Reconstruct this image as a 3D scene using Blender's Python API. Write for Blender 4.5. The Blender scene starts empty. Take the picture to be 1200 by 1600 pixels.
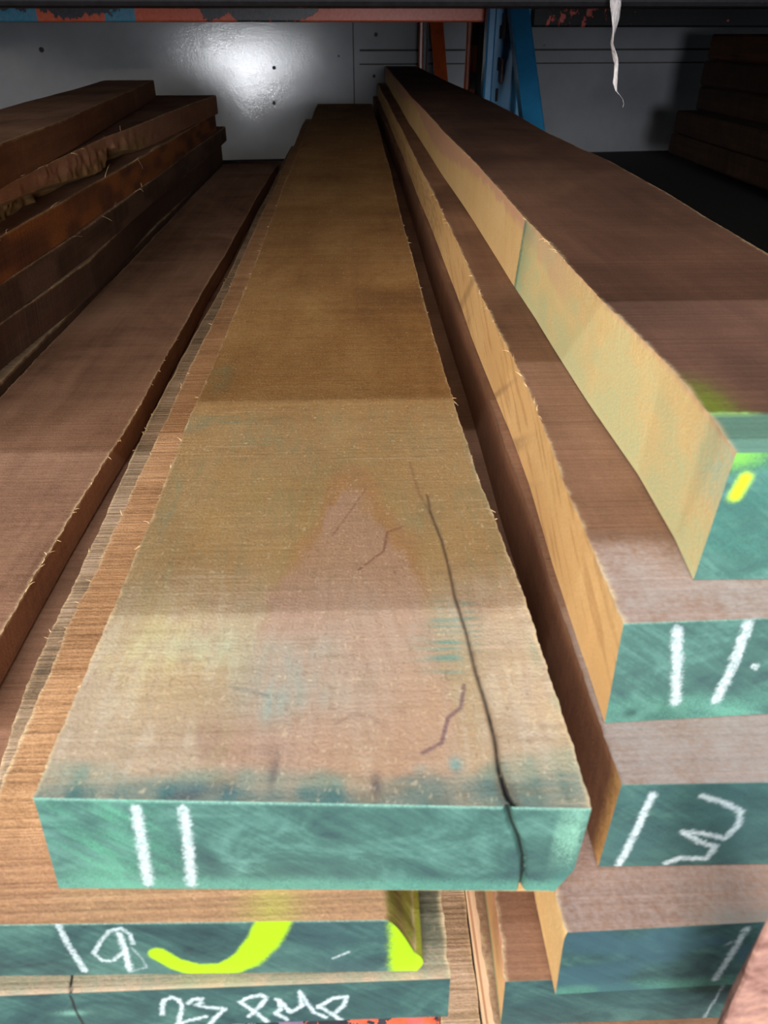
import bpy, math, random
import numpy as np
from mathutils import Vector, Matrix, Euler

# ------------------------------------------------------------------ camera
PITCH, YAW, FPX = math.radians(32.44), math.radians(2.05), 1180.0
scn = bpy.context.scene
col = scn.collection
cd = bpy.data.cameras.new('camera')
cam = bpy.data.objects.new('camera', cd); col.objects.link(cam)
cam.location = (0, 0, 0)
cam.rotation_euler = (math.pi/2 - PITCH, 0, -YAW)
cd.sensor_fit = 'VERTICAL'; cd.sensor_height = 36.0; cd.sensor_width = 27.0
cd.lens = FPX/1600*36.0
cd.clip_start = 0.01
cd.dof.use_dof = True; cd.dof.focus_distance = 0.85; cd.dof.aperture_fstop = 16.0
scn.camera = cam

# ------------------------------------------------------------------ world, lights, exposure
w = bpy.data.worlds.new('world'); scn.world = w; w.use_nodes = True
w.node_tree.nodes['Background'].inputs[0].default_value = (0.75, 0.85, 1.0, 1)
w.node_tree.nodes['Background'].inputs[1].default_value = 0.06

def area(name, loc, target, sx, sy, power, color):
    l = bpy.data.lights.new(name, 'AREA'); l.shape = 'RECTANGLE'; l.size = sx; l.size_y = sy
    l.energy = power; l.color = color
    o = bpy.data.objects.new(name, l); col.objects.link(o)
    o.location = loc
    d = Vector(target) - Vector(loc)
    o.rotation_euler = d.to_track_quat('-Z', 'Y').to_euler()
    return o
EDGE = Vector((0, 0.18, 0.12))          # front lower edge of the shelf above the camera
def strip(name, elev, dist, power, color, th=0.04):
    e = math.radians(elev)
    loc = (-0.3, EDGE.y - dist*math.cos(e), EDGE.z + dist*math.sin(e))
    return area(name, loc, (-0.3, EDGE.y, EDGE.z), 3.4, th, power, color)
strip('tube_light_low', 44.0, 4.0, 180.0, (0.84, 0.92, 1.0))
strip('tube_light_high', 72.0, 4.0, 135.0, (0.80, 0.91, 1.0))
area('yard_daylight', (-0.7, -3.6, 1.0), (-0.1, 1.0, -0.2), 2.0, 1.3, 310.0, (1.0, 0.93, 0.84))
area('left_side_fill', (-2.5, -1.9, 0.75), (0.0, 0.6, -0.2), 1.3, 1.1, 95.0, (1.0, 0.93, 0.84))  # added fill from the left, brightens the left-facing plank sides
area('door_daylight', (0.50, -4.0, -0.02), (-0.1, 3.9, -0.1), 1.0, 0.80, 125.0, (0.93, 0.95, 1.0))
scn.view_settings.view_transform = 'Standard'
scn.view_settings.look = 'None'
scn.view_settings.gamma = 1.0
scn.view_settings.exposure = 0.0
scn.view_settings.use_curve_mapping = False

# ------------------------------------------------------------------ geometry helpers
cp, sp_, cy, sy_ = math.cos(PITCH), math.sin(PITCH), math.cos(YAW), math.sin(YAW)
FW = np.array((sy_*cp, cy*cp, -sp_)); RT = np.array((cy, -sy_, 0.0)); UP = np.array((sy_*sp_, cy*sp_, cp))
def ray(u, v): return FW*FPX + RT*(u-600.0) + UP*(800.0-v)
def P(u, v, z):                          # measured point on the level plane z
    r = ray(u, v); return r*(z/r[2])
def Y(u, v, y):                          # measured point on the upright plane y
    r = ray(u, v); return r*(y/r[1])

def tag(o, label=None, cat=None, group=None, kind=None):
    if label: o['label'] = label
    if cat: o['category'] = cat
    if group: o['group'] = group
    if kind: o['kind'] = kind
    return o

def mesh_obj(name, verts, faces, mats, fmat=None, smooth=True, parent=None, loc=(0, 0, 0)):
    me = bpy.data.meshes.new(name)
    me.from_pydata([tuple(v) for v in verts], [], [tuple(f) for f in faces])
    for m in (mats if isinstance(mats, (list, tuple)) else [mats]): me.materials.append(m)
    if fmat is not None: me.polygons.foreach_set('material_index', np.asarray(fmat, dtype=np.int32))
    if smooth: me.polygons.foreach_set('use_smooth', np.ones(len(me.polygons), dtype=bool))
    me.update()
    o = bpy.data.objects.new(name, me); col.objects.link(o); o.location = loc
    if parent is not None: o.parent = parent
    return o

class MB:
    def __init__(s): s.v = []; s.f = []; s.m = []
    def add(s, vs, fs, mi=0):
        b = len(s.v); s.v += [tuple(map(float, v)) for v in vs]; s.f += [tuple(b+i for i in f) for f in fs]; s.m += [mi]*len(fs)
    def box(s, x0, x1, y0, y1, z0, z1, mi=0, bev=0.0, rot=None, org=None):
        b = min(bev, (x1-x0)*.45, (y1-y0)*.45, (z1-z0)*.45)
        vs = []; fs = []
        if b <= 0:
            vs = [(x, y, z) for x in (x0, x1) for y in (y0, y1) for z in (z0, z1)]
            fs = [(0,1,3,2),(4,6,7,5),(0,4,5,1),(2,3,7,6),(0,2,6,4),(1,5,7,3)]
        else:
            X = (x0, x1); Yy = (y0, y1); Z = (z0, z1); idx = {}
            for i in (0,1):
                for j in (0,1):
                    for k in (0,1):
                        sx, sy, sz = (1-2*i)*b, (1-2*j)*b, (1-2*k)*b
                        for a in range(3):
                            idx[(i,j,k,a)] = len(vs)
                            vs.append((X[i]+(0 if a==0 else sx), Yy[j]+(0 if a==1 else sy), Z[k]+(0 if a==2 else sz)))
            for a in range(3):
                for e in (0,1):
                    c = []
                    for p, q in ((0,0),(0,1),(1,1),(1,0)):
                        k3 = [0,0,0]; o = [t for t in range(3) if t != a]; k3[a] = e; k3[o[0]] = p; k3[o[1]] = q
                        c.append(idx[(k3[0],k3[1],k3[2],a)])
                    fs.append(tuple(c) if e else tuple(c[::-1]))
            for a in range(3):
                o = [t for t in range(3) if t != a]
                for p in (0,1):
                    for q in (0,1):
                        k0 = [0,0,0]; k1 = [0,0,0]; k1[a] = 1
                        k0[o[0]] = k1[o[0]] = p; k0[o[1]] = k1[o[1]] = q
                        fs.append((idx[(*k0,o[0])], idx[(*k0,o[1])], idx[(*k1,o[1])], idx[(*k1,o[0])]))
            for i in (0,1):
                for j in (0,1):
                    for k in (0,1): fs.append((idx[(i,j,k,0)], idx[(i,j,k,1)], idx[(i,j,k,2)]))
        if rot is not None:
            o = Vector(org or (0,0,0)); vs = [tuple(rot @ (Vector(v)-o) + o) for v in vs]
        s.add(vs, fs, mi)
    def cyl(s, p0, p1, r, n=12, mi=0):
        p0, p1 = Vector(p0), Vector(p1); d = (p1-p0).normalized(); a = d.orthogonal().normalized(); b = d.cross(a)
        vs = [tuple(p + (a*math.cos(t)+b*math.sin(t))*r) for p in (p0, p1) for t in [2*math.pi*i/n for i in range(n)]]
        fs = [(i, (i+1) % n, n+(i+1) % n, n+i) for i in range(n)] + [tuple(range(n))[::-1], tuple(range(n, 2*n))]
        s.add(vs, fs, mi)
    def build(s, name, mats, parent=None, smooth=False, loc=(0,0,0)):
        L = Vector(loc)
        if parent is not None:
            L0 = parent.location; vs = [(x-L0.x, y-L0.y, z-L0.z) for x, y, z in s.v]
            o = mesh_obj(name, vs, s.f, mats, s.m, smooth, parent)
        else:
            vs = [(x-L.x, y-L.y, z-L.z) for x, y, z in s.v]; o = mesh_obj(name, vs, s.f, mats, s.m, smooth, None, loc)
        import bmesh as bmm
        bm = bmm.new(); bm.from_mesh(o.data); bmm.ops.recalc_face_normals(bm, faces=bm.faces); bm.to_mesh(o.data); bm.free()
        return o

# ------------------------------------------------------------------ material helpers
def srgb(h):
    h = h.lstrip('#'); c = [int(h[i:i+2], 16)/255 for i in (0, 2, 4)]
    return tuple((x/12.92 if x <= .04045 else ((x+.055)/1.055)**2.4) for x in c)
class NT:
    def __init__(s, name):
        s.mat = bpy.data.materials.new(name); s.mat.use_nodes = True
        s.t = s.mat.node_tree; s.n = s.t.nodes; s.b = s.n['Principled BSDF']
    def node(s, kind, **kw):
        n = s.n.new(kind)
        for k, v in kw.items(): setattr(n, k, v)
        return n
    def link(s, a, b): s.t.links.new(a, b)
    def setin(s, sock, v):
        if hasattr(v, 'is_output'): s.link(v, sock)
        elif isinstance(v, tuple) and len(v) == 3 and sock.type == 'RGBA': sock.default_value = (*v, 1)
        else: sock.default_value = v
    def math(s, op, a, b=None, c=None, clamp=False):
        n = s.node('ShaderNodeMath', operation=op, use_clamp=clamp)
        s.setin(n.inputs[0], a)
        if b is not None: s.setin(n.inputs[1], b)
        if c is not None: s.setin(n.inputs[2], c)
        return n.outputs[0]
    def mix(s, f, a, b, mode='MIX'):
        n = s.node('ShaderNodeMix', data_type='RGBA', blend_type=mode)
        s.setin(n.inputs[0], f); s.setin(n.inputs[6], a); s.setin(n.inputs[7], b)
        return n.outputs[2]
    def coords(s, rand=True):
        tc = s.node('ShaderNodeTexCoord')
        if not rand: return tc.outputs['Object']
        oi = s.node('ShaderNodeObjectInfo')
        m = s.math('MULTIPLY', oi.outputs['Random'], 37.0)
        c = s.node('ShaderNodeCombineXYZ'); s.link(m, c.inputs[0]); s.link(m, c.inputs[1]); s.link(m, c.inputs[2])
        a = s.node('ShaderNodeVectorMath', operation='ADD'); s.link(tc.outputs['Object'], a.inputs[0]); s.link(c.outputs[0], a.inputs[1])
        return a.outputs[0]
    def noise(s, vec, scale, detail=3, rough=.55, sc=(1,1,1), rot=(0,0,0), dist=0.0):
        if any(rot):
            m0 = s.node('ShaderNodeMapping'); s.link(vec, m0.inputs[0]); m0.inputs['Rotation'].default_value = rot; vec = m0.outputs[0]
        mp = s.node('ShaderNodeMapping'); s.link(vec, mp.inputs[0]); mp.inputs['Scale'].default_value = sc
        n = s.node('ShaderNodeTexNoise'); s.link(mp.outputs[0], n.inputs['Vector'])
        n.inputs['Scale'].default_value = scale; n.inputs['Detail'].default_value = detail
        n.inputs['Roughness'].default_value = rough; n.inputs['Distortion'].default_value = dist
        return n.outputs[0]
    def rng(s, v, a, b, c=0.0, d=1.0):
        n = s.node('ShaderNodeMapRange'); s.setin(n.inputs[0], v)
        for i, x in enumerate((a, b, c, d)): n.inputs[i+1].default_value = x
        return n.outputs[0]
    def bump(s, h, strength, dist, base=None):
        n = s.node('ShaderNodeBump'); n.inputs['Strength'].default_value = strength; n.inputs['Distance'].default_value = dist
        s.link(h, n.inputs['Height'])
        if base is not None: s.link(base, n.inputs['Normal'])
        return n.outputs[0]

def pigment(m, vec, base, sharp=1.0, scale=500.0):
    """mixes in the pigment colour attribute where the cover attribute says there is paint, chalk or stain"""
    a = m.node('ShaderNodeAttribute'); a.attribute_name = 'pigment'
    c = m.node('ShaderNodeAttribute'); c.attribute_name = 'cover'
    cv = c.outputs['Fac']
    n = m.noise(vec, scale, 4, .7)
    q = m.math('MULTIPLY', m.math('MULTIPLY', cv, m.math('SUBTRACT', 1.0, cv)), 4.0*sharp)
    f = m.math('MULTIPLY_ADD', m.math('MULTIPLY_ADD', n, 3.0, -1.5), q, cv, clamp=True)
    return m.mix(f, base, a.outputs['Color']), f

def wood(name, dark, mid, light, saw=.5, sawrot=0.0, blotch=.5, fuzz=.5, grain=.5, rough=.8, saws=330.0):
    m = NT(name); v = m.coords()
    g1 = m.noise(v, 1.0, 4, .6, (38, 1.6, 60), dist=.4)
    g2 = m.noise(v, 1.0, 3, .6, (240, 7, 300))
    sw = m.noise(v, 1.0, 2, .5, (2.5, saws, 2.5), (sawrot, 0, 0.0))
    sw2 = m.noise(v, 1.0, 2, .5, (1.2, 38, 1.2), (sawrot, 0, .02))
    bl = m.noise(v, 9.0, 3, .55, (1, .6, 1), dist=.6)
    fz = m.noise(v, 620.0, 4, .75); tr_ = m.noise(v, 1.0, 3, .65, (90, 420, 90), (0, 0, .12))
    x = m.math('MULTIPLY_ADD', m.math('SUBTRACT', g1, .5), 1.5*grain, .5)
    x = m.math('MULTIPLY_ADD', m.math('SUBTRACT', g2, .5), .7*grain, x)
    x = m.math('MULTIPLY_ADD', m.math('SUBTRACT', bl, .5), 1.4*blotch, x)
    x = m.math('MULTIPLY_ADD', m.math('SUBTRACT', sw, .5), 1.0*saw, x)
    x = m.math('MULTIPLY_ADD', m.math('SUBTRACT', sw2, .5), .8*saw, x)
    x = m.math('MULTIPLY_ADD', m.math('SUBTRACT', fz, .5), 1.3*fuzz, x)
    x = m.math('MULTIPLY_ADD', m.math('SUBTRACT', tr_, .5), .9*fuzz, x)
    r = m.node('ShaderNodeValToRGB'); m.link(x, r.inputs[0])
    e = r.color_ramp.elements; e[0].position = .12; e[0].color = (*dark, 1); e[1].position = .9; e[1].color = (*light, 1)
    k = e.new(.5); k.color = (*mid, 1)
    c, f = pigment(m, v, r.outputs[0], .55, 380.0)
    # pale saw fuzz specks
    spk = m.noise(v, 420.0, 2, .6, (1, .8, 1))
    c = m.mix(m.math('MULTIPLY', m.rng(spk, .68, .76), .35*fuzz), c, tuple(min(1, q*1.6+.05) for q in light))
    m.link(c, m.b.inputs['Base Color'])
    m.b.inputs['Roughness'].default_value = rough
    m.b.inputs['Specular IOR Level'].default_value = .3
    h = m.math('ADD', m.math('MULTIPLY', sw, saw*1.2), m.math('MULTIPLY', fz, fuzz))
    h = m.math('ADD', h, m.math('MULTIPLY', g2, .3*grain))
    m.link(m.bump(h, .7, .0013), m.b.inputs['Normal'])
    return m.mat

def endpaint(name, base, hi, lo):
    m = NT(name); v = m.coords()
    a = m.noise(v, 26.0, 5, .65, (1, 1, 1.5), dist=.8)
    b = m.noise(v, 1.0, 3, .6, (420, 1, 24), (0, .9, 0))
    d = m.noise(v, 700.0, 3, .7)
    x = m.math('MULTIPLY_ADD', m.math('SUBTRACT', a, .5), 1.7, .5)
    x = m.math('MULTIPLY_ADD', m.math('SUBTRACT', b, .5), .55, x)
    x = m.math('MULTIPLY_ADD', m.math('SUBTRACT', d, .5), .35, x)
    r = m.node('ShaderNodeValToRGB'); m.link(x, r.inputs[0])
    e = r.color_ramp.elements; e[0].position = .1; e[0].color = (*lo, 1); e[1].position = .95; e[1].color = (*hi, 1)
    k = e.new(.5); k.color = (*base, 1)
    c, f = pigment(m, v, r.outputs[0], .8, 1300.0)
    m.link(c, m.b.inputs['Base Color'])
    m.b.inputs['Roughness'].default_value = .55; m.b.inputs['Specular IOR Level'].default_value = .35
    m.link(m.bump(m.math('ADD', b, m.math('MULTIPLY', d, .8)), .3, .0007), m.b.inputs['Normal'])
    return m.mat

S = srgb
W_top_a = wood('sawn_top_honey', S('#6c4926'), S('#8f6739'), S('#ab8856'), .3, 0, .7, .8, .15)
W_top_r = wood('sawn_top_brown', S('#55392a'), S('#785641'), S('#977058'), .3, 0, .8, .3, .25)
W_top_r1 = wood('sawn_top_umber', S('#4a3226'), S('#69493a'), S('#84604a'), .3, 0, .8, .3, .25)
W_top_d = wood('sawn_top_rosy', S('#5c4030'), S('#88654f'), S('#a58068'), .3, 0, .9, .5, .3)
W_top_c = wood('sawn_top_rough_tan', S('#75553a'), S('#a07853'), S('#bf9670'), .8, 0, .35, .8, .2, saws=420)
W_top_e = wood('sawn_top_weathered', S('#5d5040'), S('#8a735a'), S('#a8917a'), 1.0, 0, .5, .6, .3)
W_side_pale = wood('sawn_side_pale', S('#c2985f'), S('#dfba80'), S('#f2d5a2'), .12, .5, .3, .4, .08)
W_side_mid = wood('sawn_side_tan', S('#9c7148'), S('#c0925f'), S('#d8b283'), .55, -.6, .4, .4, .3)
W_side_dark = wood('sawn_side_brown', S('#4e3322'), S('#775038'), S('#94694a'), .2, .3, .4, .5, .3)
W_side_red = wood('sawn_side_red', S('#3e2316'), S('#603822'), S('#7a4a2c'), .4, .2, .5, .3, .4)
W_side_umb = wood('sawn_side_umber', S('#2e1e15'), S('#453022'), S('#5c4232'), .4, .2, .5, .3, .4)
W_bark = wood('waney_edge', S('#4b3d20'), S('#7d6b35'), S('#a58c50'), .2, 0, 1.0, .7, 1.2)
E_green = endpaint('end_seal_green', S('#31504b'), S('#4d736b'), S('#24393c'))
E_dark = endpaint('end_seal_dark_green', S('#26403f'), S('#3e5e57'), S('#18282c'))
E_wood = wood('bare_end_grain', S('#5a3a28'), S('#80583f'), S('#a07a58'), .2, 0, .6, .6, .2)

def simple(name, base, rough=.5, metal=0.0, noise_amt=.25, nscale=40.0, spec=.5, bump=.15):
    m = NT(name); v = m.coords()
    a = m.noise(v, nscale, 4, .6)
    c = m.mix(m.rng(a, .3, .7), tuple(x*(1-noise_amt) for x in base), tuple(min(1, x*(1+noise_amt)) for x in base))
    m.link(c, m.b.inputs['Base Color']); m.b.inputs['Roughness'].default_value = rough
    m.b.inputs['Metallic'].default_value = metal; m.b.inputs['Specular IOR Level'].default_value = spec
    if bump: m.link(m.bump(a, bump, .002), m.b.inputs['Normal'])
    return m.mat

def chipped(name, base, paint, rough=.45, spec=.5):
    """flaking paint: the cover attribute is how much of the top coat is left"""
    m = NT(name); v = m.coords(False)
    a = m.node('ShaderNodeAttribute'); a.attribute_name = 'pigment'
    c = m.node('ShaderNodeAttribute'); c.attribute_name = 'cover'
    n = m.noise(v, 45.0, 6, .7, (1, 1, .6))
    n2 = m.noise(v, 12.0, 3, .6)
    k = m.math('ADD', m.math('MULTIPLY', m.math('SUBTRACT', n, .5), 2.2), m.math('MULTIPLY', m.math('SUBTRACT', n2, .5), .8))
    f = m.rng(m.math('ADD', c.outputs['Fac'], k), .48, .52)
    g = m.noise(v, 120.0, 4, .7)
    b = m.mix(m.rng(g, .3, .7), tuple(x*.6 for x in base), tuple(x*1.4 for x in base))
    t = m.mix(m.rng(g, .35, .7), a.outputs['Color'], m.mix(.18, a.outputs['Color'], (.75, .45, .35)))
    m.link(m.mix(f, b, t), m.b.inputs['Base Color']); m.b.inputs['Roughness'].default_value = rough
    m.b.inputs['Specular IOR Level'].default_value = spec
    m.link(m.bump(m.math('ADD', f, m.math('MULTIPLY', g, .2)), .5, .001), m.b.inputs['Normal'])
    return m.mat

# ------------------------------------------------------------------ plank builder
def smooth(a, b, x):
    t = np.clip((x-a)/(b-a), 0, 1); return t*t*(3-2*t)
def wob(rs, lams, amp):
    ph = [(l, a, rs.uniform(0, 6.28)) for l, a in zip(lams, amp)]
    return lambda y: sum(a*np.sin(6.2832*y/l+p) for l, a, p in ph)
def vnoise(x, y, seed, sx, sy):
    """smooth 2D value noise, 0..1"""
    rs = np.random.RandomState(seed); G = rs.rand(97, 97)
    X = x/sx; Yy = y/sy; i = np.floor(X).astype(int); j = np.floor(Yy).astype(int)
    fx = X-i; fy = Yy-j; fx = fx*fx*(3-2*fx); fy = fy*fy*(3-2*fy)
    g = lambda a, b: G[a % 97, b % 97]
    return (g(i, j)*(1-fx)+g(i+1, j)*fx)*(1-fy)+(g(i, j+1)*(1-fx)+g(i+1, j+1)*fx)*fy
def segdist(x, y, pts):
    d = np.full(x.shape, 1e9)
    for (ax, ay), (bx, by) in zip(pts[:-1], pts[1:]):
        vx, vy = bx-ax, by-ay; L = vx*vx+vy*vy+1e-12
        t = np.clip(((x-ax)*vx+(y-ay)*vy)/L, 0, 1)
        d = np.minimum(d, np.hypot(x-ax-t*vx, y-ay-t*vy))
    return d
X = lambda *q: (lambda y: np.interp(y, [0.1, 4.0], [q[0], q[-1]]))
class Paint:
    """pigment on the board's own surface: colour and cover per vertex"""
    def __init__(s, n): s.c = np.zeros((n, 3)); s.k = np.zeros(n)
    def put(s, color, a):
        a = np.clip(a, 0, 1); c = np.array(color)
        nk = a + s.k*(1-a)
        w_ = np.where(nk > 1e-6, a/np.maximum(nk, 1e-6), 0)[:, None]
        s.c = s.c*(1-w_) + c*w_; s.k = nk

def plank(name, label, group, zt, zb, L, R, yb, TL, TR, BL=None, BR=None, mats=None, res=(60, 14), fine=.35, step=.004,
          warp=None, paint=None, crook=.0006, seed=1, category='plank', yfront=None, edge_shading=(.55, .40, .23)):
    """L, R: measured points of the long top edges (image point on the plane zt) or a number added to the other edge;
    TL.. BR: the corners of the near end; yb: where the far end is"""
    rs = np.random.RandomState(seed)
    def edge(E):
        if callable(E): return E
        q = sorted([P(u, v, zt)[:2].tolist()[::-1] for u, v in E])
        ys = np.array([a for a, b in q]); xs = np.array([b for a, b in q])
        if len(ys) > 1:
            s0 = (xs[1]-xs[0])/(ys[1]-ys[0]); s1 = (xs[-1]-xs[-2])/(ys[-1]-ys[-2])
            s1 = np.clip(s1, -.06, .06); s0 = np.clip(s0, -.12, .12)
            ys = np.concatenate([[ys[0]-1], ys, [ys[-1]+3]]); xs = np.concatenate([[xs[0]-s0], xs, [xs[-1]+3*s1]])
        return lambda y: np.interp(y, ys, xs)
    if isinstance(L, (int, float)): fR = edge(R); fL = lambda y: fR(y)-L
    elif isinstance(R, (int, float)): fL = edge(L); fR = lambda y: fL(y)+R
    else: fL = edge(L); fR = edge(R)
    if yfront is not None:
        tl = np.array((fL(yfront), yfront, zt)); tr = np.array((fR(yfront), yfront, zt))
    else:
        tl = P(*TL, zt)
        ytr = P(*TR, zt)[1] if TR else tl[1]
        tr = np.array((fR(ytr), ytr, zt))
    bl = P(*BL, zb) if BL else np.array((tl[0], tl[1], zb)); br = P(*BR, zb) if BR else np.array((tr[0], tr[1], zb))
    wl = wob(rs, (.9, .41), (crook*2, crook*.8)); fl = wob(rs, (.083, .027, .011, .0047), (crook*.6, crook*.5, crook*.4, crook*.3))
    wr = wob(rs, (.8, .37), (crook*2, crook*.8)); fr_ = wob(rs, (.091, .025, .012, .0051), (crook*.6, crook*.5, crook*.4, crook*.3))
    wt0 = wob(rs, (.7, .23), (.0004, .0002)); wt = lambda y: wt0(y)-.0007
    dl = np.clip(bl[0]-tl[0], -.02, .02); dr = np.clip(br[0]-tr[0], -.02, .02)
    th = zt-zb
    def pos(s, w_, t):                       # t: distance parameter 0..1 along the board
        yf = (tl[1]*(1-s)+tr[1]*s)*(1-w_) + (bl[1]*(1-s)+br[1]*s)*w_
        y = yf + (yb-yf)*t
        fray = np.exp(-w_/.06); xl = fL(y)+wl(y)+fl(y)*fray+dl*w_; xr = fR(y)+wr(y)+fr_(y)*fray+dr*w_
        x = xl*(1-s)+xr*s
        z = zt-(zt-zb)*w_ + wt(y)*(1-w_)
        if warp: x, y, z = warp(x, y, z, s, w_, t)
        return x, y, z
    Ltot = yb-tl[1]; ds = [0.0]; d = 0.0
    while d < Ltot:
        stp = step if d < fine else min(.06, step*(1+(d-fine)*14)); d += stp; ds.append(min(d, Ltot))
    T = np.array(ds)/Ltot; ns, nw = res
    Sg = np.linspace(0, 1, ns); Wg = np.linspace(0, 1, nw)
    V = []; F = []; M = []; tags = []; SS = []; base = 0
    def grid(s, w_, t, flip, mi):
        nonlocal base
        a, b = s.shape
        x, y, z = pos(s.ravel(), w_.ravel(), t.ravel())
        V.append(np.stack([x, y, z], 1)); tags.append(np.full(a*b, mi)); SS.append(np.stack([s.ravel(), w_.ravel()], 1))
        idx = base+np.arange(a*b).reshape(a, b)
        q = np.stack([idx[:-1, :-1], idx[:-1, 1:], idx[1:, 1:], idx[1:, :-1]], -1).reshape(-1, 4)
        F.append(q[:, ::-1] if flip else q); M.append(np.full(len(q), mi)); base += a*b
    g = lambda A, B: np.meshgrid(A, B, indexing='ij')
    t_, s_ = g(T, Sg); grid(s_, np.zeros_like(s_), t_, False, 0)                     # top
    t_, w_ = g(T, Wg); grid(np.zeros_like(w_), w_, t_, True, 1)                      # left side
    grid(np.ones_like(w_), w_, t_, False, 1)                                         # right side
    w_, s_ = g(Wg, Sg); grid(s_, w_, np.zeros_like(s_), True, 2)                     # near end
    w2, s2 = g(Wg[::max(1, nw-1)] if nw > 2 else Wg, np.array((0, .5, 1.0))); grid(s2, w2, np.ones_like(s2), False, 3)
    t_, s2 = g(T, np.array((0, .5, 1.0))); grid(s2, np.ones_like(s2), t_, True, 1)   # underside
    V = np.concatenate(V); F = np.concatenate(F); M = np.concatenate(M); tags = np.concatenate(tags); SS = np.concatenate(SS)
    org = np.array(((bl[0]+br[0])/2, min(bl[1], br[1]), zb))
    me = bpy.data.meshes.new(name)
    me.vertices.add(len(V)); me.vertices.foreach_set('co', (V-org).astype(np.float32).ravel())
    me.loops.add(len(F)*4); me.loops.foreach_set('vertex_index', F.astype(np.int32).ravel())
    me.polygons.add(len(F)); me.polygons.foreach_set('loop_start', (np.arange(len(F))*4).astype(np.int32))
    me.polygons.foreach_set('loop_total', np.full(len(F), 4, dtype=np.int32))
    me.polygons.foreach_set('material_index', np.where(M == 3, min(3, len(mats)-1), M).astype(np.int32))
    me.polygons.foreach_set('use_smooth', np.ones(len(F), dtype=bool))
    for mm in mats: me.materials.append(mm)
    me.update(calc_edges=True); me.validate()
    pt = Paint(len(V))
    if paint: paint(pt, V[:, 0], V[:, 1], V[:, 2], tags)
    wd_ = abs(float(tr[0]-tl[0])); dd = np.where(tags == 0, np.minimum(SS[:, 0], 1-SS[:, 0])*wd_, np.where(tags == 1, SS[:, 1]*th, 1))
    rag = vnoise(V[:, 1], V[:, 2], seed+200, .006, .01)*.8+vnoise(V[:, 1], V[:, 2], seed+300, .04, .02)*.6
    pt.put(edge_shading, np.exp(-(dd/(.0013*rag+.0002))**2)*rag*.75)  # edge highlight painted in as a ragged pale line along the top edges
    ca = me.attributes.new('pigment', 'FLOAT_COLOR', 'POINT')
    ca.data.foreach_set('color', np.concatenate([pt.c, np.ones((len(V), 1))], 1).astype(np.float32).ravel())
    fa = me.attributes.new('cover', 'FLOAT', 'POINT'); fa.data.foreach_set('value', pt.k.astype(np.float32))
    o = bpy.data.objects.new(name, me); col.objects.link(o); o.location = org
    tag(o, label, category, group)
    o_edges[o.name] = (pos, zt)
    return o
o_edges = {}

def fibres(board, side, n, t0, t1, seed, size=.006, mat=None):
    """loose sawn fibres left standing along a top edge"""
    pos, zt = o_edges[board.name]; rs = np.random.RandomState(seed); mb = MB()
    for i in range(n):
        t = t0+(t1-t0)*rs.rand()**1.6; s = side
        x, y, z = [float(a) for a in pos(np.array(s*1.0), np.array(0.0), np.array(t))]
        p = Vector((x, y, z-.0004)); L = size*rs.uniform(.3, 1.0); wd = .00022*rs.uniform(.7, 1.5)
        out = -1 if side == 0 else 1
        d = Vector((out*rs.uniform(-.3, .8), rs.uniform(-.9, .9), rs.uniform(-.1, .6))).normalized()
        bend = Vector((rs.uniform(-.5, .5), rs.uniform(-.5, .5), -.5))*L*.5
        pts = [p + d*L*k/4 + bend*(k/4)**2 for k in range(5)]
        for a, b, k in zip(pts[:-1], pts[1:], range(4)):
            r = wd*(1-k/5); mb.cyl(a, b, r, 4)
    o = mb.build('wood_fibres', mat or M_fibre, board); o['kind'] = 'stuff'
    return o
M_fibre = simple('pale_fibre', S('#d8b98c'), .8, 0, .1, 40, .2, 0)

GREEN = S('#4f8577'); DGREEN = S('#2f5f5e'); YEL = (.19, .33, .002); CHALK = S('#9ba7ab')

def strokes(pt, x, z, m, yf, lines, width, color=CHALK, soft=.6, amount=.9, amp=0.0):
    """chalk lines, given as measured polylines on the upright end face at y = yf"""
    for ln in lines:
        q = [tuple(Y(u, v, yf)[[0, 2]]) for u, v in ln]
        d = segdist(x, z, q)
        g_ = vnoise(x, z, 777, .0009, .0009); d = d + width*.9*(g_-.5)
        a = 1-smooth(width*(1-soft), width*(1+soft), d)
        a = a*(.55+.6*vnoise(x, z, 778, .0011, .0011))
        pt.put(color, a*amount*m)

# ------------------------------------------------------------------ structure
def wall_mat():
    m = NT('grey_gloss_wall'); v = m.coords(False)
    a = m.noise(v, 3.0, 4, .6); b = m.noise(v, 95.0, 4, .7); c = m.noise(v, 14, 3, .6); d = m.noise(v, 26.0, 3, .5)
    base = m.mix(m.rng(a, .3, .7), S('#787a7f'), S('#909297'))
    base = m.mix(m.math('MULTIPLY', m.rng(d, .74, .78), .6), base, S('#3a3734'))
    m.link(base, m.b.inputs['Base Color'])
    m.b.inputs['Roughness'].default_value = .38; m.b.inputs['Specular IOR Level'].default_value = .6
    m.b.inputs['Coat Weight'].default_value = 1.0; m.b.inputs['Coat Roughness'].default_value = .09
    n = m.bump(c, .10, .003); n = m.bump(b, .42, .0008, n)
    m.link(n, m.b.inputs['Normal']); m.link(n, m.b.inputs['Coat Normal'])
    return m.mat
YW = 4.15
def WY(x, z): return YW + .12*(x+.43) + .02*(z+.1)       # wall turned and leaned so the door light mirrors as the glare
M_wall = wall_mat()
M_seam = simple('wall_seam_grime', S('#3c3a3a'), .8)
def slab(mb, x0, x1, z0, z1, d0, d1):
    v = [(x, WY(x, z)+d, z) for x in (x0, x1) for d in (d0, d1) for z in (z0, z1)]
    mb.add(v, [(0,1,3,2),(4,6,7,5),(0,4,5,1),(2,3,7,6),(0,2,6,4),(1,5,7,3)])
mb = MB(); slab(mb, -3.2, 3.4, -.56, 1.2, 0, .05)
tag(mb.build('wall_back', [M_wall], loc=(0, YW, 0)), kind='structure')
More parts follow.
